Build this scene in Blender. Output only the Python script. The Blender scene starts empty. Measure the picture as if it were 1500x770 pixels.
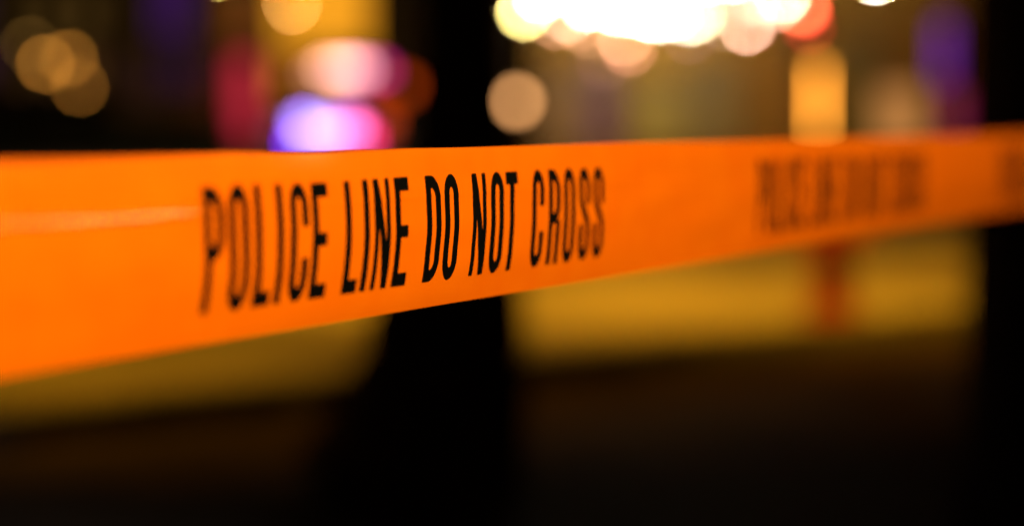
import bpy, bmesh, math, random
import numpy as np
from mathutils import Vector, Matrix, noise

random.seed(4)
R = math.radians
scene = bpy.context.scene
col = scene.collection

# ------------------------------------------------------------------ camera
FPX = 3542.0                 # 85 mm lens on a 36 mm sensor, in 1500-wide pixels
CH = 1.10                    # camera height
HY = 173.0                   # row of the horizon
PITCH = math.atan((385.0 - HY) / FPX)
FOCUS = 1.182
cam_data = bpy.data.cameras.new('camera')
cam = bpy.data.objects.new('camera', cam_data)
col.objects.link(cam)
cam.location = (0, 0, CH)
cam.rotation_euler = (math.pi / 2 - PITCH, 0, 0)
cam_data.sensor_width = 36
cam_data.lens = 85
cam_data.clip_start = 0.05
cam_data.clip_end = 3000
cam_data.dof.use_dof = True
cam_data.dof.focus_distance = FOCUS
cam_data.dof.aperture_fstop = 2.9
cam_data.dof.aperture_blades = 0
scene.camera = cam

# ------------------------------------------------------------------ world (night) and exposure
SUN_EL, SUN_ROT = R(-6), R(200)
world = bpy.data.worlds.new('World')
scene.world = world
world.use_nodes = True
wn = world.node_tree
wn.nodes.clear()
wo = wn.nodes.new('ShaderNodeOutputWorld')
bg = wn.nodes.new('ShaderNodeBackground')
sky = wn.nodes.new('ShaderNodeTexSky')
sky.sky_type = 'NISHITA'
sky.sun_disc = False
sky.sun_elevation = SUN_EL
sky.sun_rotation = SUN_ROT
bg.inputs['Strength'].default_value = 0.004
glow_add = wn.nodes.new('ShaderNodeMixRGB')          # warm town glow in the night sky
glow_add.blend_type = 'ADD'
glow_add.inputs[0].default_value = 1.0
glow_add.inputs[2].default_value = (1.6, 0.62, 0.12, 1)
wn.links.new(sky.outputs[0], glow_add.inputs[1])
wn.links.new(glow_add.outputs[0], bg.inputs['Color'])
wn.links.new(bg.outputs[0], wo.inputs['Surface'])

scene.view_settings.view_transform = 'Standard'
scene.view_settings.look = 'None'
scene.view_settings.exposure = 0.0
scene.view_settings.gamma = 1.0
cy = scene.cycles
cy.use_adaptive_sampling = False
cy.use_denoising = True
cy.denoising_input_passes = 'RGB'
cy.denoising_prefilter = 'NONE'
cy.max_bounces = 4
cy.diffuse_bounces = 2
cy.glossy_bounces = 3
cy.transmission_bounces = 3
cy.sample_clamp_indirect = 3.0
cy.caustics_reflective = False
cy.caustics_refractive = False
cy.blur_glossy = 1.0


# ------------------------------------------------------------------ helpers
def at(px, py, Y):
    """World point seen at photo pixel (px, py) standing Y metres in front of the camera."""
    dx, dy, dz = (px - 750) / FPX, 1.0, (385 - py) / FPX
    c, s = math.cos(PITCH), math.sin(PITCH)
    wy, wz = dy * c + dz * s, -dy * s + dz * c
    k = Y / wy
    return Vector((dx * k, Y, CH + wz * k))


def tag(o, label=None, cat=None, group=None, kind=None):
    if label: o['label'] = label
    if cat: o['category'] = cat
    if group: o['group'] = group
    if kind: o['kind'] = kind
    return o


def empty(name, loc, rz=0.0):
    o = bpy.data.objects.new(name, None)
    o.empty_display_size = 0.1
    o.location = loc
    o.rotation_euler = (0, 0, rz)
    col.objects.link(o)
    return o


def link_bm(name, bm, m, parent=None, loc=None, smooth=False):
    bmesh.ops.recalc_face_normals(bm, faces=bm.faces)
    me = bpy.data.meshes.new(name)
    bm.to_mesh(me); bm.free()
    if smooth:
        for p in me.polygons: p.use_smooth = True
    me.materials.append(m)
    o = bpy.data.objects.new(name, me)
    col.objects.link(o)
    if parent is not None: o.parent = parent
    if loc is not None: o.location = loc
    return o


def box(bm, c, d, rot=None, bev=0.0):
    m = Matrix.Translation(Vector(c)) @ (rot.to_4x4() if rot else Matrix()) @ Matrix.Diagonal((d[0], d[1], d[2], 1))
    r = bmesh.ops.create_cube(bm, size=1.0, matrix=m)
    if bev > 0:
        es = {e for v in r['verts'] for e in v.link_edges}
        bmesh.ops.bevel(bm, geom=list(es), offset=bev, segments=2, affect='EDGES', profile=0.5)


def lathe(bm, prof, c=(0, 0, 0), seg=24, rot=None):
    """prof: list of (radius, height)."""
    M = Matrix.Translation(Vector(c)) @ (rot.to_4x4() if rot else Matrix())
    rings = []
    for r, h in prof:
        r = max(r, 1e-4)
        rings.append([bm.verts.new(M @ Vector((r * math.cos(2 * math.pi * k / seg), r * math.sin(2 * math.pi * k / seg), h))) for k in range(seg)])
    for a, b in zip(rings, rings[1:]):
        for k in range(seg):
            bm.faces.new((a[k], a[(k + 1) % seg], b[(k + 1) % seg], b[k]))
    bm.faces.new(list(reversed(rings[0]))); bm.faces.new(rings[-1])


def tube(bm, pts, rads, seg=12):
    pts = [Vector(p) for p in pts]
    rings = []
    for i, p in enumerate(pts):
        d = (pts[min(i + 1, len(pts) - 1)] - pts[max(i - 1, 0)]).normalized()
        a = d.orthogonal().normalized() if abs(d.z) < 0.99 else Vector((1, 0, 0))
        a = (a - d * a.dot(d)).normalized(); b = d.cross(a)
        r = rads[i] if isinstance(rads, (list, tuple)) else rads
        rings.append([bm.verts.new(p + (a * math.cos(2 * math.pi * k / seg) + b * math.sin(2 * math.pi * k / seg)) * r) for k in range(seg)])
    for a, b in zip(rings, rings[1:]):
        for k in range(seg):
            bm.faces.new((a[k], a[(k + 1) % seg], b[(k + 1) % seg], b[k]))
    bm.faces.new(list(reversed(rings[0]))); bm.faces.new(rings[-1])


def ball(bm, c, r, seg=16):
    bmesh.ops.create_uvsphere(bm, u_segments=seg, v_segments=max(8, seg // 2), radius=r, matrix=Matrix.Translation(Vector(c)))


def mat(name, color, rough=0.6, metal=0.0, var=0.0, scale=6.0, bump=0.0, spec=0.5, color2=None):
    m = bpy.data.materials.new(name)
    m.use_nodes = True
    nt = m.node_tree; b = nt.nodes['Principled BSDF']
    b.inputs['Base Color'].default_value = (*color, 1)
    b.inputs['Roughness'].default_value = rough
    b.inputs['Metallic'].default_value = metal
    b.inputs['Specular IOR Level'].default_value = spec
    if var > 0 or bump > 0 or color2:
        tc = nt.nodes.new('ShaderNodeTexCoord')
        n = nt.nodes.new('ShaderNodeTexNoise')
        n.inputs['Scale'].default_value = scale; n.inputs['Detail'].default_value = 6
        nt.links.new(tc.outputs['Object'], n.inputs['Vector'])
        cr = nt.nodes.new('ShaderNodeValToRGB')
        c2 = color2 or tuple(c * (1 + var) for c in color)
        c1 = color if color2 else tuple(c * (1 - var) for c in color)
        cr.color_ramp.elements[0].color = (*c1, 1); cr.color_ramp.elements[0].position = 0.3
        cr.color_ramp.elements[1].color = (*c2, 1); cr.color_ramp.elements[1].position = 0.7
        nt.links.new(n.outputs['Fac'], cr.inputs['Fac'])
        nt.links.new(cr.outputs['Color'], b.inputs['Base Color'])
        if bump > 0:
            bp = nt.nodes.new('ShaderNodeBump'); bp.inputs['Strength'].default_value = bump
            bp.inputs['Distance'].default_value = 0.02
            nt.links.new(n.outputs['Fac'], bp.inputs['Height'])
            nt.links.new(bp.outputs[0], b.inputs['Normal'])
    return m


_em = {}
def glow(color, strength):
    key = (tuple(round(c, 4) for c in color), round(strength, 3))
    if key in _em: return _em[key]
    m = bpy.data.materials.new('lit_glass')
    m.use_nodes = True
    nt = m.node_tree; b = nt.nodes['Principled BSDF']
    b.inputs['Base Color'].default_value = (0.05, 0.05, 0.05, 1)
    b.inputs['Roughness'].default_value = 0.25
    b.inputs['Emission Color'].default_value = (*color, 1)
    b.inputs['Emission Strength'].default_value = strength
    _em[key] = m
    return m


M = dict(
    asphalt=mat('asphalt', (0.040, 0.025, 0.015), 0.8, var=0.35, scale=3, bump=0.4, spec=0.15),
    paving=mat('paving', (0.17, 0.145, 0.115), 0.85, scale=0.55, bump=0.2, spec=0.2, color2=(0.58, 0.52, 0.44)),
    kerb=mat('kerb_stone', (0.22, 0.21, 0.20), 0.85, var=0.2, scale=5),
    earth=mat('earth', (0.03, 0.025, 0.02), 0.95, var=0.3),
    bark=mat('bark', (0.085, 0.050, 0.032), 0.95, var=0.4, scale=12, bump=0.8, spec=0.1),
    leaf=mat('leaf', (0.05, 0.08, 0.03), 0.7, var=0.3),
    hedge=mat('hedge_leaf', (0.04, 0.07, 0.03), 0.8, var=0.4),
    metal=mat('dark_metal', (0.04, 0.04, 0.045), 0.45, 0.8, var=0.2),
    galv=mat('galvanised', (0.35, 0.36, 0.37), 0.45, 0.9, var=0.15),
    red=mat('red_paint', (0.40, 0.028, 0.010), 0.45, var=0.25, scale=9),
    stone=mat('dark_stone', (0.05, 0.035, 0.03), 0.9, var=0.3, scale=5, bump=0.5, spec=0.2),
    wall_tan=mat('ochre_render', (0.16, 0.085, 0.008), 0.9, var=0.15, scale=1.2),
    wall_dim=mat('brown_render', (0.28, 0.22, 0.18), 0.9, var=0.2, scale=1.0),
    frame=mat('window_frame', (0.08, 0.07, 0.06), 0.6),
    roof=mat('roof_felt', (0.05, 0.05, 0.05), 0.9),
    car=mat('black_car_paint', (0.012, 0.012, 0.015), 0.25, 0.2),
    glass=mat('dark_glass', (0.01, 0.012, 0.015), 0.08),
    tyre=mat('tyre', (0.02, 0.02, 0.02), 0.9),
    canopy=mat('canopy_metal', (0.35, 0.28, 0.18), 0.6),
)


def lamp_disc(px):
    """Sphere radius that shows px photo pixels across at distance Y."""
    return lambda Y: px * Y / FPX / 2


# ------------------------------------------------------------------ ground, road, pavement
bm = bmesh.new()
bmesh.ops.create_grid(bm, x_segments=2, y_segments=2, size=900, matrix=Matrix.Translation((0, 400, -0.02)))
tag(link_bm('ground', bm, M['earth']), 'dark ground stretching out to the horizon', kind='structure')

KL, KR = at(250, 600, 8.8), at(1100, 532, 11.4)      # two points of the kerb line
kdir = Vector((KR.x - KL.x, 11.4 - 8.8, 0)).normalized()
K0 = Vector((KL.x, 8.8, 0))
kn = Vector((-kdir.y, kdir.x, 0))                    # away from the camera


def kp(a, b, z=0.0):
    p = K0 + kdir * a + kn * b
    return Vector((p.x, p.y, z))


def slab(name, a0, a1, b0, b1, z0, z1, m):
    bm = bmesh.new()
    lo = [bm.verts.new(kp(a, b, z0)) for a, b in ((a0, b0), (a1, b0), (a1, b1), (a0, b1))]
    hi = [bm.verts.new(kp(a, b, z1)) for a, b in ((a0, b0), (a1, b0), (a1, b1), (a0, b1))]
    bm.faces.new(hi); bm.faces.new(lo)
    for k in range(4): bm.faces.new((lo[k], lo[(k + 1) % 4], hi[(k + 1) % 4], hi[k]))
    return link_bm(name, bm, m)


tag(slab('road', -40, 40, -14, -0.16, -0.015, 0.0, M['asphalt']), 'dark asphalt road in front of the lit square', kind='structure')
tag(slab('pavement', -40, 40, 0.0, 90, -0.015, 0.11, M['paving']), 'pale paved square washed in yellow lamp light', kind='structure')
PZ = 0.11
kerb = slab('kerb', -40, -39.9, -0.155, -0.002, 0.0, 0.12, M['kerb'])
tag(kerb, 'stone kerb between the dark road and the lit square', kind='structure')
ks_me = None
for i in range(-8, 9):
    bm = bmesh.new()
    if ks_me is None:
        box(bm, (0, 0, 0), (0.97, 0.15, 0.12), bev=0.012)
        o = link_bm('kerb_stone', bm, M['kerb'], kerb); ks_me = o.data
    else:
        bm.free(); o = bpy.data.objects.new('kerb_stone', ks_me); col.objects.link(o); o.parent = kerb
    p = kp(i, -0.079, 0.061)
    o.location = p; o.rotation_euler = (0, 0, math.atan2(kdir.y, kdir.x))

# ------------------------------------------------------------------ the barrier tape
XV = 2316.0                                          # vanishing column of the tape
TH = math.atan((XV - 750) / FPX)
ST, CT = math.sin(TH), math.cos(TH)
TW = 0.076
D0 = FPX * TW / 318.0
X0 = -750 / FPX * D0
N_OUT = Vector((CT, -ST, 0))                         # towards the camera side


def s_of_px(x):
    return D0 * (1 / (1 - x / XV) - 1) / CT


def px_of_s(s):
    return XV * (1 - D0 / (D0 + s * CT))


WOB_X = [0, 150, 250, 300, 340, 380, 400, 440, 480, 520, 555, 600, 680, 760, 840, 920, 1020, 1100, 1300, 1500]
TOP_Y = [236, 231, 227, 225, 223.2, 223.4, 224.3, 224.6, 223.8, 221, 219.3, 217.3, 215.7, 213.6, 211, 208.5, 206.8, 205.5, 200.5, 195.2]
WOB = [y - (236 - (236 - HY) * x / XV) for x, y in zip(WOB_X, TOP_Y)]


def smooth(t):
    t = min(1, max(0, t)); return t * t * (3 - 2 * t)


def tape_point(s, v, lift=0.0):
    D = D0 + s * CT
    X = X0 + s * ST
    ztop0 = CH - (236 - HY) / FPX * D0               # a straight, level top edge
    x = px_of_s(s) if D > 0.3 else -3000
    wob = 0.0
    if 0 <= x <= 1500:
        i = 0
        while i < len(WOB_X) - 2 and x > WOB_X[i + 1]: i += 1
        t = (x - WOB_X[i]) / (WOB_X[i + 1] - WOB_X[i])
        p0, p1, p2, p3 = WOB[max(0, i - 1)], WOB[i], WOB[i + 1], WOB[min(len(WOB) - 1, i + 2)]
        t2 = t * t; t3 = t2 * t
        wob = 0.5 * ((2 * p1) + (-p0 + p2) * t + (2 * p0 - 5 * p1 + 4 * p2 - p3) * t2 + (-p0 + 3 * p1 - 3 * p2 + p3) * t3)
        wob = -wob / FPX * D
    z = ztop0 - v * TW + wob * (1 - smooth(v / 0.45))
    # bow of the film across its width, lean, slow flutter along it
    amp = 0.0036 + 0.0012 * math.sin(s * 5.1 + 0.6)
    out = amp * (1 - (2 * v - 1) ** 2) - 0.0018 * v
    out += 0.0011 * math.sin(s * 9.0 + 1.3) * (v - 0.5) + 0.0016 * math.sin(s * 3.1 + 2.0)
    out += 0.0005 * noise.noise(Vector((s * 10, v * 4.5, 3.1)))
    # top edge curls back around the bump, where it catches less light
    cs = s_of_px(455)
    out -= 0.0013 * math.exp(-((s - cs) / 0.035) ** 2) * max(0, 1 - v / 0.22) ** 2
    # pressed fold along the film, fading at the first word
    vf = 0.300 + 0.006 * math.sin(s * 11)
    a = 1.0 if s < 0.09 else max(0.0, 1 - (s - 0.09) / 0.08)
    a = max(a, 0.10)
    a *= 0.55 + 0.45 * smooth((s - 0.02) / 0.08)
    out += 0.00085 * a * math.exp(-((v - vf) / 0.0135) ** 2)
    out += lift
    return Vector((X, D, z)) + N_OUT * out


def tape_material():
    m = bpy.data.materials.new('orange_film')
    m.use_nodes = True
    nt = m.node_tree; nt.nodes.clear()
    out = nt.nodes.new('ShaderNodeOutputMaterial')
    b = nt.nodes.new('ShaderNodeBsdfPrincipled')
    b.inputs['Base Color'].default_value = (0.95, 0.155, 0.0008, 1)
    b.inputs['Roughness'].default_value = 0.25
    b.inputs['Specular IOR Level'].default_value = 0.30
    tr = nt.nodes.new('ShaderNodeBsdfTranslucent')
    tr.inputs['Color'].default_value = (1.0, 0.26, 0.005, 1)
    mx = nt.nodes.new('ShaderNodeMixShader'); mx.inputs[0].default_value = 0.22
    tc = nt.nodes.new('ShaderNodeTexCoord')
    n = nt.nodes.new('ShaderNodeTexNoise'); n.inputs['Scale'].default_value = 900; n.inputs['Detail'].default_value = 3
    bp = nt.nodes.new('ShaderNodeBump'); bp.inputs['Strength'].default_value = 0.12; bp.inputs['Distance'].default_value = 0.0004
    n2 = nt.nodes.new('ShaderNodeTexNoise'); n2.inputs['Scale'].default_value = 35; n2.inputs['Detail'].default_value = 4
    cr = nt.nodes.new('ShaderNodeValToRGB')
    cr.color_ramp.elements[0].color = (0.92, 0.130, 0.0003, 1); cr.color_ramp.elements[0].position = 0.3
    cr.color_ramp.elements[1].color = (0.95, 0.147, 0.0004, 1); cr.color_ramp.elements[1].position = 0.7
    L = nt.links.new
    L(tc.outputs['Object'], n.inputs['Vector']); L(tc.outputs['Object'], n2.inputs['Vector'])
    L(n.outputs['Fac'], bp.inputs['Height']); L(bp.outputs[0], b.inputs['Normal'])
    L(n2.outputs['Fac'], cr.inputs['Fac']); L(cr.outputs['Color'], b.inputs['Base Color'])
    L(b.outputs[0], mx.inputs[1]); L(tr.outputs[0], mx.inputs[2]); L(mx.outputs[0], out.inputs['Surface'])
    return m


def build_tape():
    ss = []
    s = -1.45
    while s < 4.3:
        ss.append(s)
        s += 0.004 if -0.15 < s < 1.0 else 0.012
    ss.append(4.3)
    vs = sorted(set([round(k / 50, 4) for k in range(51)] + [round(.245 + k * .005, 4) for k in range(23)]))
    NV = len(vs) - 1
    verts, faces = [], []
    for s in ss:
        for v in vs: verts.append(tape_point(s, v))
    for i in range(len(ss) - 1):
        for j in range(NV):
            a = i * (NV + 1) + j
            faces.append((a, a + 1, a + NV + 2, a + NV + 1))
    me = bpy.data.meshes.new('barrier_tape'); me.from_pydata(verts, [], faces); me.update()
    for p in me.polygons: p.use_smooth = True
    me.materials.append(tape_material())
    o = bpy.data.objects.new('barrier_tape', me); col.objects.link(o)
    return tag(o, 'orange plastic police tape with black capitals stretched across the whole picture', 'tape')


# --- glyphs as signed distance fields (mm), meshed by marching squares
GH, GW, GT = 50.3, 16.2, 5.7


def sd_box(x, y, x0, y0, x1, y1):
    cx, cyy, hx, hy = (x0 + x1) / 2, (y0 + y1) / 2, (x1 - x0) / 2, (y1 - y0) / 2
    qx, qy = np.abs(x - cx) - hx, np.abs(y - cyy) - hy
    return np.hypot(np.maximum(qx, 0), np.maximum(qy, 0)) + np.minimum(np.maximum(qx, qy), 0)


def sd_rbox(x, y, x0, y0, x1, y1, r, k=1.0):
    """rounded box; k > 1 makes the corners taller than wide"""
    cx, cyy, hx, hy = (x0 + x1) / 2, (y0 + y1) / 2, (x1 - x0) / 2, (y1 - y0) / 2
    qx, qy = np.abs(x - cx) - (hx - r), (np.abs(y - cyy) - (hy - r * k)) / k
    return np.hypot(np.maximum(qx, 0), np.maximum(qy, 0)) + np.minimum(np.maximum(qx, qy), 0) - r


def sd_poly(x, y, pts):
    d = np.full_like(x, 1e9)
    for (ax, ay), (bx, by) in zip(pts, pts[1:]):
        px, py, ex, ey = x - ax, y - ay, bx - ax, by - ay
        h = np.clip((px * ex + py * ey) / (ex * ex + ey * ey), 0, 1)
        d = np.minimum(d, np.hypot(px - ex * h, py - ey * h))
    return d


def dshape(x, y, y0, y1, W, T, full=False):
    o = np.maximum(sd_rbox(x, y, -W, y0, W, y1, W * 0.62, 1.15), -x)
    i = np.maximum(sd_rbox(x, y, -W, y0 + T, W - T, y1 - T, max(1.0, W * 0.62 - T), 1.2), T - x)
    return np.maximum(o, -i)


def glyph(ch, x, y):
    H, W, T = GH, GW, GT
    mn, mxx = np.minimum, np.maximum
    ring = mxx(sd_rbox(x, y, 0, -0.3, W, H + 0.3, W / 2, 1.25), -sd_rbox(x, y, T, T, W - T, H - T, (W - 2 * T) / 2, 1.5))
    if ch == 'O': return ring
    if ch == 'C': return mxx(ring, -sd_box(x, y, W / 2, H * .365, W + 5, H * .635))
    if ch == 'I': return sd_box(x, y, 0, 0, T, H)
    if ch == 'L': return mn(sd_box(x, y, 0, 0, T, H), sd_box(x, y, 0, 0, W * .88, T * 1.08))
    if ch == 'E':
        return mn(mn(sd_box(x, y, 0, 0, T, H), sd_box(x, y, 0, 0, W * .93, T * 1.08)),
                  mn(sd_box(x, y, 0, H - T * 1.08, W * .93, H), sd_box(x, y, 0, H * .51 - T * .5, W * .82, H * .51 + T * .5)))
    if ch == 'T': return mn(sd_box(x, y, 0, H - T * 1.08, W * .95, H), sd_box(x, y, W * .475 - T / 2, 0, W * .475 + T / 2, H))
    if ch == 'N':
        W2 = W * 1.02; a = T * .86
        t = (H - y) / H                                     # 0 at top, 1 at bottom
        xl, xr = t * (W2 - a * 1.15), t * (W2 - a * 1.15) + a * 1.15
        band = mxx(mxx(xl - x, x - xr), mxx(-y, y - H))
        return mn(mn(sd_box(x, y, 0, 0, a * .9, H), sd_box(x, y, W2 - a * .9, 0, W2, H)), band)
    if ch == 'D': return dshape(x, y, 0, H, W, T)
    if ch == 'P': return mn(sd_box(x, y, 0, 0, T, H), dshape(x, y, H * .42, H, W, T))
    if ch == 'R':
        leg = sd_rbox(x, y, W - T - .2, -8, W - .2, H * .475, 1.6, 1)
        return mxx(mn(mn(sd_box(x, y, 0, 0, T, H), dshape(x, y, H * .43, H, W, T)), leg), -y)
    if ch == 'S':
        h = T / 2; l, r = h, W - h; rr = (r - l) / 2; cx = (l + r) / 2
        pts = [(r, H * .655)]
        pts += [(cx + rr * math.cos(a), H - h - rr * 1.25 + rr * 1.25 * math.sin(a)) for a in np.linspace(0, math.pi, 13)]
        pts += [(l, H * .72), (l + .5, H * .655), (l + 2.0, H * .59), (r - 2.0, H * .43), (r - .5, H * .365), (r, H * .30)]
        pts += [(cx + rr * math.cos(a), h + rr * 1.25 - rr * 1.25 * math.sin(a)) for a in np.linspace(0, math.pi, 13)]
        pts += [(l, H * .345)]
        d = sd_poly(x, y, pts) - h
        cut = mn(sd_box(x, y, W / 2, H * .62, W + 9, H * .655), sd_box(x, y, -9, H * .345, W / 2, H * .38))
        return mxx(d, -cut) if False else d


def march(ch, step):
    nx, ny = int((GW + 2) / step) + 1, int((GH + 3) / step) + 1
    xs = -1 + np.arange(nx + 1) * step; ys = -1.5 + np.arange(ny + 1) * step
    X, Y = np.meshgrid(xs, ys, indexing='ij')
    F = glyph(ch, X, Y)
    vid, verts, faces = {}, [], []

    def vert(key, p):
        if key not in vid: vid[key] = len(verts); verts.append(p)
        return vid[key]
    for i in range(nx):
        for j in range(ny):
            cs = [(i, j), (i + 1, j), (i + 1, j + 1), (i, j + 1)]
            f = [F[c] for c in cs]
            if min(f) >= 0: continue
            poly = []
            for k in range(4):
                a, b = cs[k], cs[(k + 1) % 4]; fa, fb = f[k], f[(k + 1) % 4]
                if fa < 0: poly.append(vert(a, (xs[a[0]], ys[a[1]])))
                if (fa < 0) != (fb < 0):
                    t = fa / (fa - fb)
                    key = (min(a, b), max(a, b))
                    poly.append(vert(key, (xs[a[0]] + (xs[b[0]] - xs[a[0]]) * t, ys[a[1]] + (ys[b[1]] - ys[a[1]]) * t)))
            if len(poly) >= 3: faces.append(tuple(poly))
    return verts, faces


WORDS = [('POLICE', [293.5, 331, 369.5, 401.5, 421, 453.5]), ('LINE', [502, 529, 544.5, 575.5]), ('DO', [621.5, 648.5]),
         ('NOT', [690, 717, 739.5]), ('CROSS', [778, 802, 824, 846.5, 867.5])]      # photo columns of the letters' top left corners


def s_for_col(px):
    """distance along the film whose point at cap height shows at column px"""
    s = s_of_px(px)
    for _ in range(8):
        p = tape_point(s, V0)
        c, sn = math.cos(PITCH), math.sin(PITCH)
        dep = p.y * c - (p.z - CH) * sn
        s += s_of_px(px) - s_of_px(750 + FPX * p.x / dep)
    return s


PERIOD = 0.7157 * D0 / 0.836
V0, V1 = 0.169, 0.833
ink = mat('black_ink', (0.0015, 0.001, 0.0005), 0.8, var=0.3, scale=90, spec=0.02)


def build_lettering(tape, rep, step):
    cache = {}
    for word, xs in WORDS:
        V, Fc = [], []
        for ch, px in zip(word, xs):
            if ch not in cache: cache[ch] = march(ch, step)
            gv, gf = cache[ch]
            s0 = s_for_col(px) + rep * PERIOD
            base = len(V)
            for gx, gy in gv:
                V.append(tape_point(s0 + gx * 0.001, V1 - (V1 - V0) * gy / GH, 0.00018))
            for f in gf: Fc.append(tuple(base + k for k in f))
        me = bpy.data.meshes.new('printed_word'); me.from_pydata(V, [], Fc); me.update()
        for p in me.polygons: p.use_smooth = True
        me.materials.append(ink)
        o = bpy.data.objects.new('printed_word', me); col.objects.link(o); o.parent = tape
        o['label'] = 'black printed capitals reading ' + word


tape = build_tape()
build_lettering(tape, 0, 0.5)
for rep in (-2, -1, 1, 2, 3): build_lettering(tape, rep, 1.3)

# steel stakes that hold the two ends of the tape, outside the picture
for k, s in enumerate((-1.47, 4.32)):
    p = tape_point(s, 0.5)
    st = empty('barrier_stake', (p.x, p.y, 0))
    tag(st, ('galvanised steel stake holding the near end of the tape' if k == 0 else 'galvanised steel stake holding the far end of the tape'), 'stake', 'stakes at the tape ends')
    bm = bmesh.new(); lathe(bm, [(0.02, 0), (0.02, 1.25), (0.012, 1.27)], seg=16); link_bm('pole', bm, M['galv'], st, smooth=False)
    bm = bmesh.new(); lathe(bm, [(0.14, 0), (0.14, 0.02), (0.04, 0.035), (0.03, 0.06)], seg=24); link_bm('base_plate', bm, M['metal'], st)


# ------------------------------------------------------------------ lamps
def street_lamp(name, label, px, py, Y, dpx, color, L, cat='street lamp', group=None, post=True, base=PZ):
    p = at(px, py, Y)
    r = dpx * Y / FPX / 2
    t = empty(name, (p.x, p.y, base))
    tag(t, label, cat, group)
    h = p.z - base
    bm = bmesh.new(); ball(bm, (0, 0, h), r, 20)
    link_bm('globe', bm, glow(color, L), t, smooth=True)
    bm = bmesh.new(); lathe(bm, [(r * 1.0, h + r * 1.02), (r * .8, h + r * 1.2), (r * .2, h + r * 1.4)], seg=16)
    link_bm('cap', bm, M['metal'], t)
    if post:
        pr = min(0.05, max(0.03, r * .35))
        bm = bmesh.new(); lathe(bm, [(pr * 2.4, 0), (pr * 2.2, 0.25), (pr * 1.1, 0.35), (pr, h - r * 1.25), (r * .7, h - r * 1.05)], seg=16)
        link_bm('post', bm, M['metal'], t)
    return t


AMB = (1.0, 0.37, 0.045)
DP = 7.5                                             # photo pixels across one far globe


def Ld(v, dpx=DP):
    """radiance that gives a blur disc of brightness v from a globe dpx pixels across"""
    return v * (88.0 / dpx) ** 2


street_lamp('street_lamp', 'amber street lamp, leftmost bright disc above the tape', 66, 94, 130, DP, AMB, Ld(.16), group='amber lamps far down the street')
street_lamp('street_lamp', 'amber street lamp whose disc is the upper right of the far left cluster', 101, 86, 118, DP, AMB, Ld(.13), group='amber lamps far down the street')
street_lamp('street_lamp', 'amber street lamp whose disc hangs lowest in the far left cluster', 116, 128, 190, DP, AMB, Ld(.085), group='amber lamps far down the street')
street_lamp('street_lamp', 'faint brown street lamp at the top left of the amber cluster', 43, 66, 98, DP, (1, .5, .1), Ld(.03), group='amber lamps far down the street')
street_lamp('street_lamp', 'amber street lamp at the top edge above the emergency car', 428, 8, 60, DP, (1.0, .48, .12), Ld(.33))
street_lamp('street_lamp', 'yellow green street lamp just touching the top edge of the picture', 322, -42, 60, DP, (1, .9, .2), Ld(.6))
street_lamp('street_lamp', 'white street lamp cut by the top edge right of the red signal', 1283, -35, 46, DP, (1, .93, .6), Ld(1.6))
street_lamp('garden_lamp', 'low tan globe lamp alone beside the dark tree trunk', 757, 149, 40, 19, (1.0, .44, .15), Ld(.47, 19), cat='globe lamp')

# ------------------------------------------------------------------ right-hand building with the lit entrance canopy
BY = 47.0
sc = BY / FPX
x_l, x_r = at(785, 0, BY).x, at(1475, 0, BY).x
hall = empty('entrance_hall', ((x_l + x_r) / 2, BY, PZ))
tag(hall, 'tan rendered hall with lit shop windows behind the bright canopy lights', 'building')
hw = (x_r - x_l) / 2


def hx(px): return at(px, 0, BY).x - hall.location.x
def hz(py): return at(750, py, BY).z - PZ


bm = bmesh.new()
box(bm, (0, 3.0, 3.0), (hw * 2, 6.0, 6.0))
wall = link_bm('wall', bm, M['wall_tan'], hall)
bm = bmesh.new(); box(bm, (0, 2.9, 6.12), (hw * 2 + .5, 6.7, .22)); link_bm('roof', bm, M['roof'], hall)


def window(parent, cx, cz, w, h, mglass, y=0.0, name='window'):
    bm = bmesh.new()
    f = 0.05
    box(bm, (cx - w / 2 - f / 2, y - .035, cz), (f, .09, h + 2 * f)); box(bm, (cx + w / 2 + f / 2, y - .035, cz), (f, .09, h + 2 * f))
    box(bm, (cx, y - .035, cz + h / 2 + f / 2), (w, .088, f)); box(bm, (cx, y - .035, cz - h / 2 - f / 2), (w, .088, f))
    fr = link_bm(name, bm, M['frame'], parent)
    bm = bmesh.new(); box(bm, (cx, y - .012, cz), (w, .02, h)); link_bm('pane', bm, mglass, fr)
    return fr


def win_px(parent, fx, fz, x0, x1, y0, y1, c, L, name='window'):
    a, b = fx(x0), fx(x1); t, u = fz(y0), fz(y1)
    return window(parent, (a + b) / 2, (t + u) / 2, b - a, t - u, glow(c, L), name=name)


win_px(hall, hx, hz, 800, 850, 105, 215, (1, .40, .10), .16)
win_px(hall, hx, hz, 862, 905, 95, 215, (.75, .16, .30), .12)  # glowing pane added to tint the blurred wall mauve
win_px(hall, hx, hz, 930, 1000, 120, 215, (1, .55, .03), .22)
win_px(hall, hx, hz, 1015, 1075, 95, 215, (1, .50, .05), .12)
win_px(hall, hx, hz, 1284, 1350, 128, 215, (1.0, .40, .10), .48)
win_px(hall, hx, hz, 1225, 1275, 60, 215, (1, .50, .02), .05)

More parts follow.
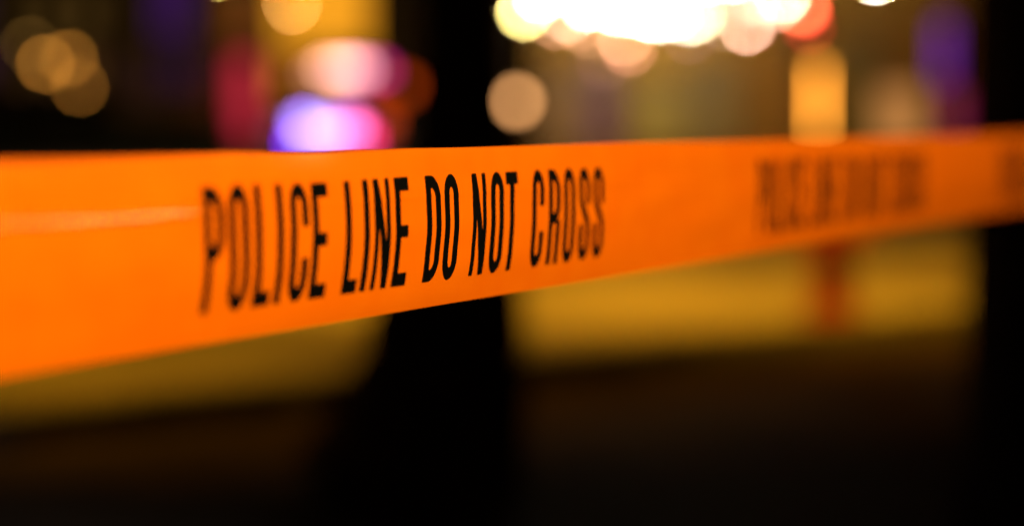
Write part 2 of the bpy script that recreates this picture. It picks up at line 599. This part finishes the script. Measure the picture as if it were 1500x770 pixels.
# neon strips on the hall front
def neon(label, px, y0, y1, wpx, c, L, Y=BY - .35):
    a, b = at(px, y0, Y), at(px, y1, Y)
    t = empty('neon_strip', (a.x, Y, b.z)); tag(t, label, 'neon light')
    r = wpx * Y / FPX / 2
    hgt = a.z - b.z
    bm = bmesh.new(); tube(bm, [(0, 0, 0), (0, 0, hgt)], r, 12); link_bm('tube', bm, glow(c, L), t, smooth=True)
    bm = bmesh.new(); box(bm, (0, r + .05, hgt / 2), (r * 2.4, .06, hgt + .1)); link_bm('backing', bm, M['metal'], t)
    bm = bmesh.new(); box(bm, (0, r + .02, -.05), (r * 2.2, .12, .08)); link_bm('end_cap', bm, M['metal'], t)
    bm = bmesh.new(); box(bm, (0, r + .02, hgt + .05), (r * 2.2, .12, .08)); link_bm('end_cap', bm, M['metal'], t)
    for zz in (hgt * .2, hgt * .8):
        bm = bmesh.new(); box(bm, (0, r + .17, zz), (.04, .2, .04)); link_bm('bracket', bm, M['metal'], t)
    return t


neon('warm orange vertical tube light below the red signal', 1199, 98, 196, 7, (1.0, .34, .03), 11)
neon('violet vertical tube light right of the pale window', 1383, 35, 118, 22, (.36, .02, .85), .42)
neon('dim magenta tube light under the violet one', 1397, 130, 200, 22, (.62, .02, .16), .42)

# canopy with bulbs
CY0 = 44.0
can = empty('entrance_canopy', ((at(770, 0, CY0).x + at(1160, 0, CY0).x) / 2, CY0, PZ))
tag(can, 'pale entrance canopy crowded with glaring white bulbs at the top', 'canopy')
cw = (at(1160, 0, CY0).x - at(760, 0, CY0).x)
ctop = at(750, -70, CY0).z - PZ
bm = bmesh.new(); box(bm, (0, 1.45, ctop + .14), (cw + .6, 2.9, .2)); link_bm('deck', bm, M['canopy'], can)
bm = bmesh.new(); box(bm, (0, -.04, ctop + .16), (cw + .7, .07, .36)); link_bm('fascia', bm, M['canopy'], can)
for sx in (-1, 1):
    bm = bmesh.new(); lathe(bm, [(.07, 0), (.05, .1), (.04, ctop + .04)], (sx * (cw / 2 + .1), .15, 0), seg=16); link_bm('post', bm, M['metal'], can)
W1 = (1, .92, .62); W2 = (1, .80, .36); SA = (1, .42, .22); PE = (1, .62, .40)
BULBS = [(768, 18, 1.15, (1, .78, .22)), (792, -8, 1.9, W1), (772, 8, .7, W2), (815, 31, .33, SA), (832, 22, .45, PE), (850, 33, .30, SA), (862, 6, 1.6, W1),
         (880, -5, 1.5, W1), (905, 12, 1.6, W1), (930, 14, 1.5, W1), (915, 56, .46, SA), (921, 70, .28, (1, .33, .2)), (862, 45, .16, (1, .45, .2)),
         (948, 18, 1.8, W1), (965, 22, 1.8, W1), (985, 18, 1.8, W1), (900, -25, 1.5, W1), (955, -15, 1.6, W1), (1010, 26, .9, W1), (1022, 22, .75, (1, .85, .45)), (1062, 33, .10, PE),
         (1048, -34, 1.4, (1, .85, .4)), (1075, -36, 1.2, W1), (1094, 38, .72, (1, .58, .38)), (1098, 37, .22, (1, .05, .12)), (1105, -5, .45, PE),
         (1147, -7, 1.15, (1, .80, .48)), (1142, 2, .28, PE), (1133, 7, .2, PE), (885, 91, .05, (.9, .35, .3)), (1010, 52, .06, (.8, .35, .4)), (1020, -30, 1.5, W1), (985, -30, 1.5, W1), (830, -20, 1.5, W1)]
for i, (bx_, by_, v, c) in enumerate(BULBS):
    Y = CY0 + 0.25 + (i % 5) * .5
    p = at(bx_, by_, Y) - can.location
    d = 9.0
    r = d * Y / FPX / 2
    bm = bmesh.new(); ball(bm, p, r, 16)
    b = link_bm('bulb', bm, glow(c, Ld(v, d)), can, smooth=True)
    bm = bmesh.new(); tube(bm, [(p.x, p.y, p.z + r * .95), (p.x, p.y, max(ctop + .04, p.z + r * 1.2))], .012, 8)
    link_bm('stem', bm, M['metal'], b)

# red traffic signal
def signal():
    Y = 43.0
    p = at(1177, 15, Y)
    t = empty('traffic_signal', (p.x, Y, PZ)); tag(t, 'traffic signal showing red at the right end of the white lights', 'traffic light')
    h = p.z - PZ; r = 11 * Y / FPX / 2
    bm = bmesh.new(); lathe(bm, [(.1, 0), (.06, .1), (.05, h - .95)], (0, .1, 0), seg=16); link_bm('post', bm, M['metal'], t)
    bm = bmesh.new(); box(bm, (0, .1, h - .4), (.34, .2, 1.1), bev=.03); hd = link_bm('housing', bm, M['metal'], t)
    for k, (c, L) in enumerate((((1.0, .055, .03), Ld(.95, 11)), ((.2, .1, 0), .01), ((0, .1, .03), .01))):
        bm = bmesh.new(); lathe(bm, [(r, 0), (r * .95, .02), (r * .5, .035)], (0, -.005, h - k * .34), rot=Matrix.Rotation(R(90), 3, 'X'), seg=24)
        link_bm('lens', bm, glow(c, L), hd)
        bm = bmesh.new()
        for a in range(7):
            an = R(-10 + a * 200 / 6); box(bm, ((r + .02) * math.cos(an), -.08, h - k * .34 + (r + .02) * math.sin(an)), (.05, .16, .008), rot=Matrix.Rotation(math.pi / 2 - an, 3, 'Y'))
        link_bm('visor', bm, M['metal'], hd)
    for (qx, qy, v, c) in ((1183, 39, .14, (1, .04, .03)), (1172, 10, .25, (1, .5, .15))):
        q = at(qx, qy, Y) - t.location
        bm = bmesh.new(); ball(bm, (q.x, -.12, q.z), .05, 12); link_bm('repeater', bm, glow(c, Ld(v, 8.2)), t)
signal()

# ------------------------------------------------------------------ left-hand building
LY = 64.0
block = empty('apartment_block', (at(250, 0, LY).x, LY, PZ))
tag(block, 'dim brown block with a purple and an amber window behind the emergency car', 'building')
def lx(px): return at(px, 0, LY).x - block.location.x
def lz(py): return at(750, py, LY).z - PZ
bm = bmesh.new(); box(bm, ((lx(165) + lx(690)) / 2, 4, 4.5), (lx(690) - lx(165), 8, 9)); link_bm('wall', bm, M['wall_dim'], block)
bm = bmesh.new(); box(bm, ((lx(165) + lx(690)) / 2, 4, 9.12), (lx(690) - lx(165) + .6, 8.6, .22)); link_bm('roof', bm, M['roof'], block)
win_px(block, lx, lz, 225, 280, -60, 50, (.36, .07, .75), .085)
win_px(block, lx, lz, 240, 290, 75, 130, (.35, .10, .55), .035)
win_px(block, lx, lz, 195, 232, 85, 145, (.7, .22, .25), .03)
win_px(block, lx, lz, 405, 540, -90, 68, (1.0, .38, .015), .95)
win_px(block, lx, lz, 400, 430, 84, 150, (1.0, .30, .02), .75)
win_px(block, lx, lz, 330, 375, -20, 60, (.9, .22, .03), .16)

FYY = 240.0
terrace = empty('far_terrace', (at(60, 0, FYY).x, FYY, 0)); tag(terrace, 'distant dim terrace with windows added for a faint glow behind the amber street lamps', 'building')
def fxx(px): return at(px, 0, FYY).x - terrace.location.x
def fzz(py): return at(750, py, FYY).z
bm = bmesh.new(); box(bm, ((fxx(-120) + fxx(240)) / 2, 5, 9), (fxx(240) - fxx(-120), 10, 18)); link_bm('wall', bm, M['wall_dim'], terrace)
for (wx, wy, wc, wl) in ((-40, 10, (.35, .1, .6), .04), (-30, 90, (.35, .08, .5), .05), (25, 20, (1, .5, .1), .05), (25, 100, (1, .45, .12), .05), (75, 20, (1, .5, .1), .07), (75, 100, (1, .45, .12), .06), (125, 20, (1, .5, .1), .08), (125, 100, (1, .4, .12), .08), (175, 20, (1, .5, .1), .07), (175, 100, (.9, .4, .2), .08)):
    win_px(terrace, fxx, fzz, wx - 14, wx + 14, wy - 25, wy + 25, wc, wl)  # glowing panes added to lift the far backdrop to a dim brown
neon('crimson vertical tube light left of the emergency car', 357, 85, 205, 32, (.85, .03, .07), .75, Y=LY - .4)

# dark hedge between the square and the block
def hedge():
    me_v, me_f = [], []
    a, b = at(-260, 0, 50).x, at(345, 0, 50).x
    rnd = random.Random(8)
    for i in range(5200):
        x = rnd.uniform(a, b); top = 1.02 + .07 * noise.noise(Vector((x * 1.2, 0, 0))) ; z = rnd.uniform(0, top); y = 50 + rnd.uniform(-.45, .45)
        n = Vector((rnd.gauss(0, 1), rnd.gauss(0, 1), rnd.gauss(0, 1))).normalized(); u = n.orthogonal().normalized() * .09; w = n.cross(u)
        k = len(me_v); c = Vector((x, y, z + PZ))
        me_v += [c - u, c + w * .6, c + u, c - w * .6]; me_f.append((k, k + 1, k + 2, k + 3))
    me = bpy.data.meshes.new('foliage'); me.from_pydata(me_v, [], me_f); me.materials.append(M['hedge'])
    t = empty('hedge', ((a + b) / 2, 50, 0)); tag(t, 'dark clipped hedge running along the left below the amber lamps', 'hedge')
    o = bpy.data.objects.new('foliage', me); col.objects.link(o); o.parent = t; o.matrix_parent_inverse = Matrix.Translation((-(a + b) / 2, -50, 0))
    bm = bmesh.new(); box(bm, (0, 0, .48 + PZ), (b - a - .2, .55, .94)); link_bm('inner_branches', bm, M['bark'], t)
hedge()

# ------------------------------------------------------------------ emergency car, facing the camera
def emergency_car():
    Y = 38.0
    c = at(482, 0, Y).x
    t = empty('emergency_car', (c, Y, PZ)); tag(t, 'dark emergency car facing us with pink roof lights and blue front lights', 'car')
    def cx(px): return at(px, 0, Y).x - c
    def cz(py): return at(750, py, Y).z - PZ
    # side profile (y, z); front at y=0, car runs away from us
    prof = [(0.0, .45), (-.02, .75), (.06, .98), (.35, 1.06), (1.25, 1.14), (1.95, 1.68), (2.4, 1.76), (4.2, 1.72), (4.75, 1.15), (4.85, .8), (4.82, .42), (4.1, .30), (.7, .30)]
    bm = bmesh.new(); L = []
    for sx in (-1, 1):
        ring = []
        for (y, z) in prof:
            hwid = .98 if z < 1.15 else .98 - (z - 1.15) * .38
            if y < .1: hwid -= .06
            ring.append(bm.verts.new((sx * hwid, y, z)))
        L.append(ring)
    for k in range(len(prof)):
        j = (k + 1) % len(prof); bm.faces.new((L[0][k], L[0][j], L[1][j], L[1][k]))
    bm.faces.new(L[0]); bm.faces.new(list(reversed(L[1])))
    bmesh.ops.bevel(bm, geom=[e for e in bm.edges], offset=.03, segments=2, affect='EDGES')
    link_bm('body', bm, M['car'], t)
    def quad(name, pts, m, th=.02):
        bm = bmesh.new(); vs = [bm.verts.new(p) for p in pts]; f = bm.faces.new(vs)
        r = bmesh.ops.extrude_face_region(bm, geom=[f]); n = f.normal.copy() if f.normal.length else Vector((0, -1, 0))
        bmesh.ops.translate(bm, vec=n * th, verts=[v for v in r['geom'] if isinstance(v, bmesh.types.BMVert)])
        return link_bm(name, bm, m, t)
    quad('windscreen', [(-.84, 1.30, 1.20), (.84, 1.30, 1.20), (.74, 1.90, 1.665), (-.74, 1.90, 1.665)], M['glass'])
    for sx in (-1, 1):
        quad('side_window', [(sx * .985, 1.6, 1.22), (sx * .985, 3.9, 1.22), (sx * .80, 3.8, 1.64), (sx * .80, 2.1, 1.64)], M['glass'])
        bm = bmesh.new(); box(bm, (sx * 1.09, 1.45, 1.2), (.2, .1, .16), bev=.03); link_bm('mirror', bm, M['car'], t)
        bm = bmesh.new(); box(bm, (sx * .74, -.02, .80), (.3, .06, .14), bev=.02); link_bm('headlight', bm, glow((1, .8, .9), .2), t)
    bm = bmesh.new()
    for k in range(5): box(bm, (0, -.03, .62 + k * .07), (.95, .03, .03))
    link_bm('grille', bm, M['metal'], t)
    bm = bmesh.new(); box(bm, (0, -.07, .48), (1.86, .16, .22), bev=.04); link_bm('bumper', bm, M['metal'], t)
    for sx in (-1, 1):
        for y in (.95, 3.95):
            w = None
            bm = bmesh.new(); lathe(bm, [(.24, -.12), (.36, -.12), (.385, -.06), (.385, .06), (.36, .12), (.24, .12)], rot=Matrix.Rotation(R(90), 3, 'Y'), seg=28)
            w = link_bm('wheel', bm, M['tyre'], t, loc=(sx * .89, y, .385))
            bm = bmesh.new(); lathe(bm, [(.23, .05), (.22, .10), (.05, .13)], rot=Matrix.Rotation(R(90 * sx), 3, 'Y'), seg=20); link_bm('rim', bm, M['galv'], w)
    # roof light bar
    zb = cz(104)
    bm = bmesh.new(); box(bm, (0, 2.35, zb - .085), (1.5, .3, .05), bev=.015)
    for sx in (-1, 1): box(bm, (sx * .6, 2.35, zb - .105 - (zb - 1.86) / 2), (.05, .1, max(.05, zb - 1.83)))
    bar = link_bm('light_bar', bm, M['metal'], t)
    for (px, py, w, h, col_, v) in ((446, 112, 20, 20, (1.0, .40, .22), .30), (468, 102, 24, 24, (1.0, .42, .24), .46), (492, 102, 24, 26, (1.0, .44, .40), .50),
                                    (514, 103, 24, 26, (1.0, .36, .48), .38), (530, 116, 18, 26, (.85, .03, .28), .38), (500, 130, 40, 14, (.85, .12, .5), .24), (545, 110, 18, 34, (.8, .02, .26), .22), (583, 124, 20, 22, (1.0, .10, .004), .055)):
        ww, hh = w * Y / FPX, h * Y / FPX
        bm = bmesh.new(); box(bm, (cx(px), 2.2 if px < 560 else 2.25, cz(py)), (ww, .1, hh), bev=.012)
        link_bm('light_module', bm, glow(col_, v * 1.7 * 6500 / (w * h)), bar)
    # blue / pink front strobes on the push bar
    bm = bmesh.new()
    for sx in (-1, 1): tube(bm, [(sx * .42, -.2, .45), (sx * .42, -.24, .9), (sx * .36, -.22, 1.08)], .03, 10)
    tube(bm, [(-.42, -.23, .8), (.42, -.23, .8)], .025, 10); tube(bm, [(-.36, -.22, 1.06), (.36, -.22, 1.06)], .025, 10)
    pb = link_bm('push_bar', bm, M['metal'], t)
    for (px, py, w, h, col_, v) in ((448, 182, 20, 16, (.38, .20, 1.0), .46), (470, 192, 46, 22, (.66, .46, 1.0), .66), (509, 190, 30, 26, (1.0, .22, .70), .55), (440, 210, 16, 14, (.2, .02, 1.0), .35), (530, 203, 22, 20, (.9, .015, .16), .38), (556, 178, 30, 30, (1.0, .08, .002), .12)):
        ww, hh = w * Y / FPX, h * Y / FPX
        bm = bmesh.new(); box(bm, (cx(px), -.3, cz(py)), (ww, .06, hh), bev=.01)
        link_bm('strobe_light', bm, glow(col_, v * 1.35 * 6500 / (w * h)), pb)
emergency_car()

# ------------------------------------------------------------------ tree between camera and car
def tree():
    Y = 7.2
    p = at(671, 0, Y)
    t = empty('street_tree', (p.x - .01, Y, 0)); tag(t, 'dark tree trunk standing behind the tape in the middle of the picture', 'tree')
    bm = bmesh.new(); pts, rd = [], []
    for k in range(40):
        z = k * .095
        r = .115 + .25 * math.exp(-z / .48) + .02 * math.sin(z * 3)
        pts.append((.03 * math.sin(z * 1.2) - .13 * math.exp(-z / .5), .02 * math.cos(z), z - .03)); rd.append(r)
    tube(bm, pts, rd, 28)
    for v in bm.verts:
        a = math.atan2(v.co.y, v.co.x); v.co += Vector((math.cos(a), math.sin(a), 0)) * (.02 * math.sin(a * 7 + v.co.z * 2) + .02 * noise.noise(v.co * 5))
    tr = link_bm('trunk', bm, M['bark'], t, smooth=True)
    rnd = random.Random(3); tips = []
    for k in range(9):
        a = k * 2.4; z0 = 2.3 + k * .15; ln = rnd.uniform(1.2, 2.0)
        q = [Vector((0, 0, z0)) + Vector((math.cos(a), math.sin(a), .9)) * (ln * f) + Vector((0, 0, .15 * f * f)) for f in (0, .35, .7, 1.0)]
        bm = bmesh.new(); tube(bm, q, [.07, .05, .03, .012], 10); link_bm('limb', bm, M['bark'], t, smooth=True)
        tips += q[1:]
    V, F = [], []
    for q in tips:
        for _ in range(260):
            c = q + Vector((rnd.gauss(0, .42), rnd.gauss(0, .42), rnd.gauss(0, .34)))
            n = Vector((rnd.gauss(0, 1), rnd.gauss(0, 1), rnd.gauss(0, 1))).normalized(); u = n.orthogonal().normalized() * .06; w = n.cross(u) * .6
            k = len(V); V += [c - u, c + w, c + u, c - w]; F.append((k, k + 1, k + 2, k + 3))
    me = bpy.data.meshes.new('crown'); me.from_pydata(V, [], F); me.materials.append(M['leaf'])
    o = bpy.data.objects.new('crown', me); col.objects.link(o); o.parent = t
tree()

# ------------------------------------------------------------------ red hydrant on the lit square
def hydrant():
    Y = 12.1; p = at(1222, 0, Y)
    t = empty('fire_hydrant', (p.x, Y, PZ)); tag(t, 'red fire hydrant standing on the yellow lit paving under the tape', 'fire hydrant')
    bm = bmesh.new(); lathe(bm, [(.15, 0), (.15, .04), (.105, .05), (.10, .1), (.095, .56), (.125, .57), (.125, .61)], seg=28); link_bm('barrel', bm, M['red'], t, smooth=False)
    bm = bmesh.new(); lathe(bm, [(.115, .61), (.11, .68), (.08, .75), (.035, .79), (.03, .83), (.018, .84)], seg=28); link_bm('bonnet', bm, M['red'], t, smooth=True)
    for an, r in ((90, .06), (-90, .06), (0, .075)):
        rot = Matrix.Rotation(R(an), 3, 'Z') @ Matrix.Rotation(R(90), 3, 'X')
        bm = bmesh.new(); lathe(bm, [(r * .8, .06), (r * .8, .14), (r, .145), (r, .185), (r * .4, .19), (r * .4, .21)], (0, 0, .42), rot=rot, seg=18); link_bm('nozzle_cap', bm, M['red'], t)
hydrant()

# ------------------------------------------------------------------ dark gate pier at the right edge
def pier():
    Y = 5.6; x0 = at(1478, 0, Y).x
    t = empty('gate_pier', (x0 + .3, Y + .25, 0)); tag(t, 'dark stone gate pier closing the picture at the right edge', 'pier')
    bm = bmesh.new(); box(bm, (0, 0, .12), (.66, .56, .24), bev=.02); link_bm('plinth', bm, M['stone'], t)
    bm = bmesh.new(); box(bm, (0, 0, 1.34), (.6, .5, 2.2), bev=.015); link_bm('shaft', bm, M['stone'], t)
    bm = bmesh.new(); box(bm, (0, 0, 2.50), (.7, .6, .12), bev=.02); box(bm, (0, 0, 2.6), (.5, .4, .1), bev=.03); link_bm('cap', bm, M['stone'], t)
pier()

# ------------------------------------------------------------------ lamps that light the square and the tape (heads above the picture)
def flood(name, label, x, y, z, tx, ty, tz, power, color, cone, blend, group, arm=(0, 0), size=.15):
    t = empty(name, (x + arm[0], y + arm[1], 0)); tag(t, label, 'lamp post', group)
    bm = bmesh.new(); lathe(bm, [(.12, 0), (.1, .3), (.06, .35), (.04, z + .1)], seg=16); link_bm('post', bm, M['metal'], t)
    bm = bmesh.new(); tube(bm, [(0, 0, z + .08), (-arm[0], -arm[1], z + .14)], .03, 10); link_bm('arm', bm, M['metal'], t)
    d = Vector((tx - x, ty - y, tz - z)).normalized()
    q = d.to_track_quat('-Z', 'Y')
    bm = bmesh.new(); box(bm, Vector((-arm[0], -arm[1], z)) - d * .1, (.3, .3, .1), rot=q.to_matrix(), bev=.02); link_bm('lamp_head', bm, M['metal'], t)
    ld = bpy.data.lights.new('lamp_light', 'SPOT'); ld.energy = power; ld.color = color; ld.spot_size = R(cone); ld.spot_blend = blend; ld.shadow_soft_size = size
    lo = bpy.data.objects.new('lamp_light', ld); col.objects.link(lo); lo.parent = t
    lo.location = Vector((-arm[0], -arm[1], z)) + d * .02; lo.rotation_euler = q.to_euler()
    return t


SOD = (1.0, 0.44, 0.012)
flood('plaza_lamp', 'tall sodium lamp post lighting the right of the square', 1.8, 9.4, 6.5, 1.8, 17.0, 0, 3900, SOD, 86, 1.0, 'sodium lamp posts on the square', arm=(4.2, .6))
flood('plaza_lamp', 'tall sodium lamp post lighting the left of the square', -2.6, 8.6, 6.5, -1.6, 11.0, 0, 1000, SOD, 72, .7, 'sodium lamp posts on the square', arm=(-3.2, .6))
flood('plaza_lamp', 'tall sodium lamp post lighting the hall front', 3.5, 36, 7.0, 4.2, 46, 1.8, 1500, SOD, 80, .5, 'sodium lamp posts on the square', arm=(9.5, 0))
flood('roadside_lamp', 'white lamp post behind the camera that lights the tape', 1.3, -.6, 2.5, .1, 1.3, 1.05, 610, (1.0, .93, .80), 44, .35, None, arm=(1.2, -.6), size=.10)
flood('roadside_lamp', 'white lamp post off to the right that glints on the fold of the tape', 4.5, 5.3, 3.85, -.05, 1.05, 1.05, 330, (1.0, .80, .20), 22, .5, None, arm=(-.9, -.2), size=.12)
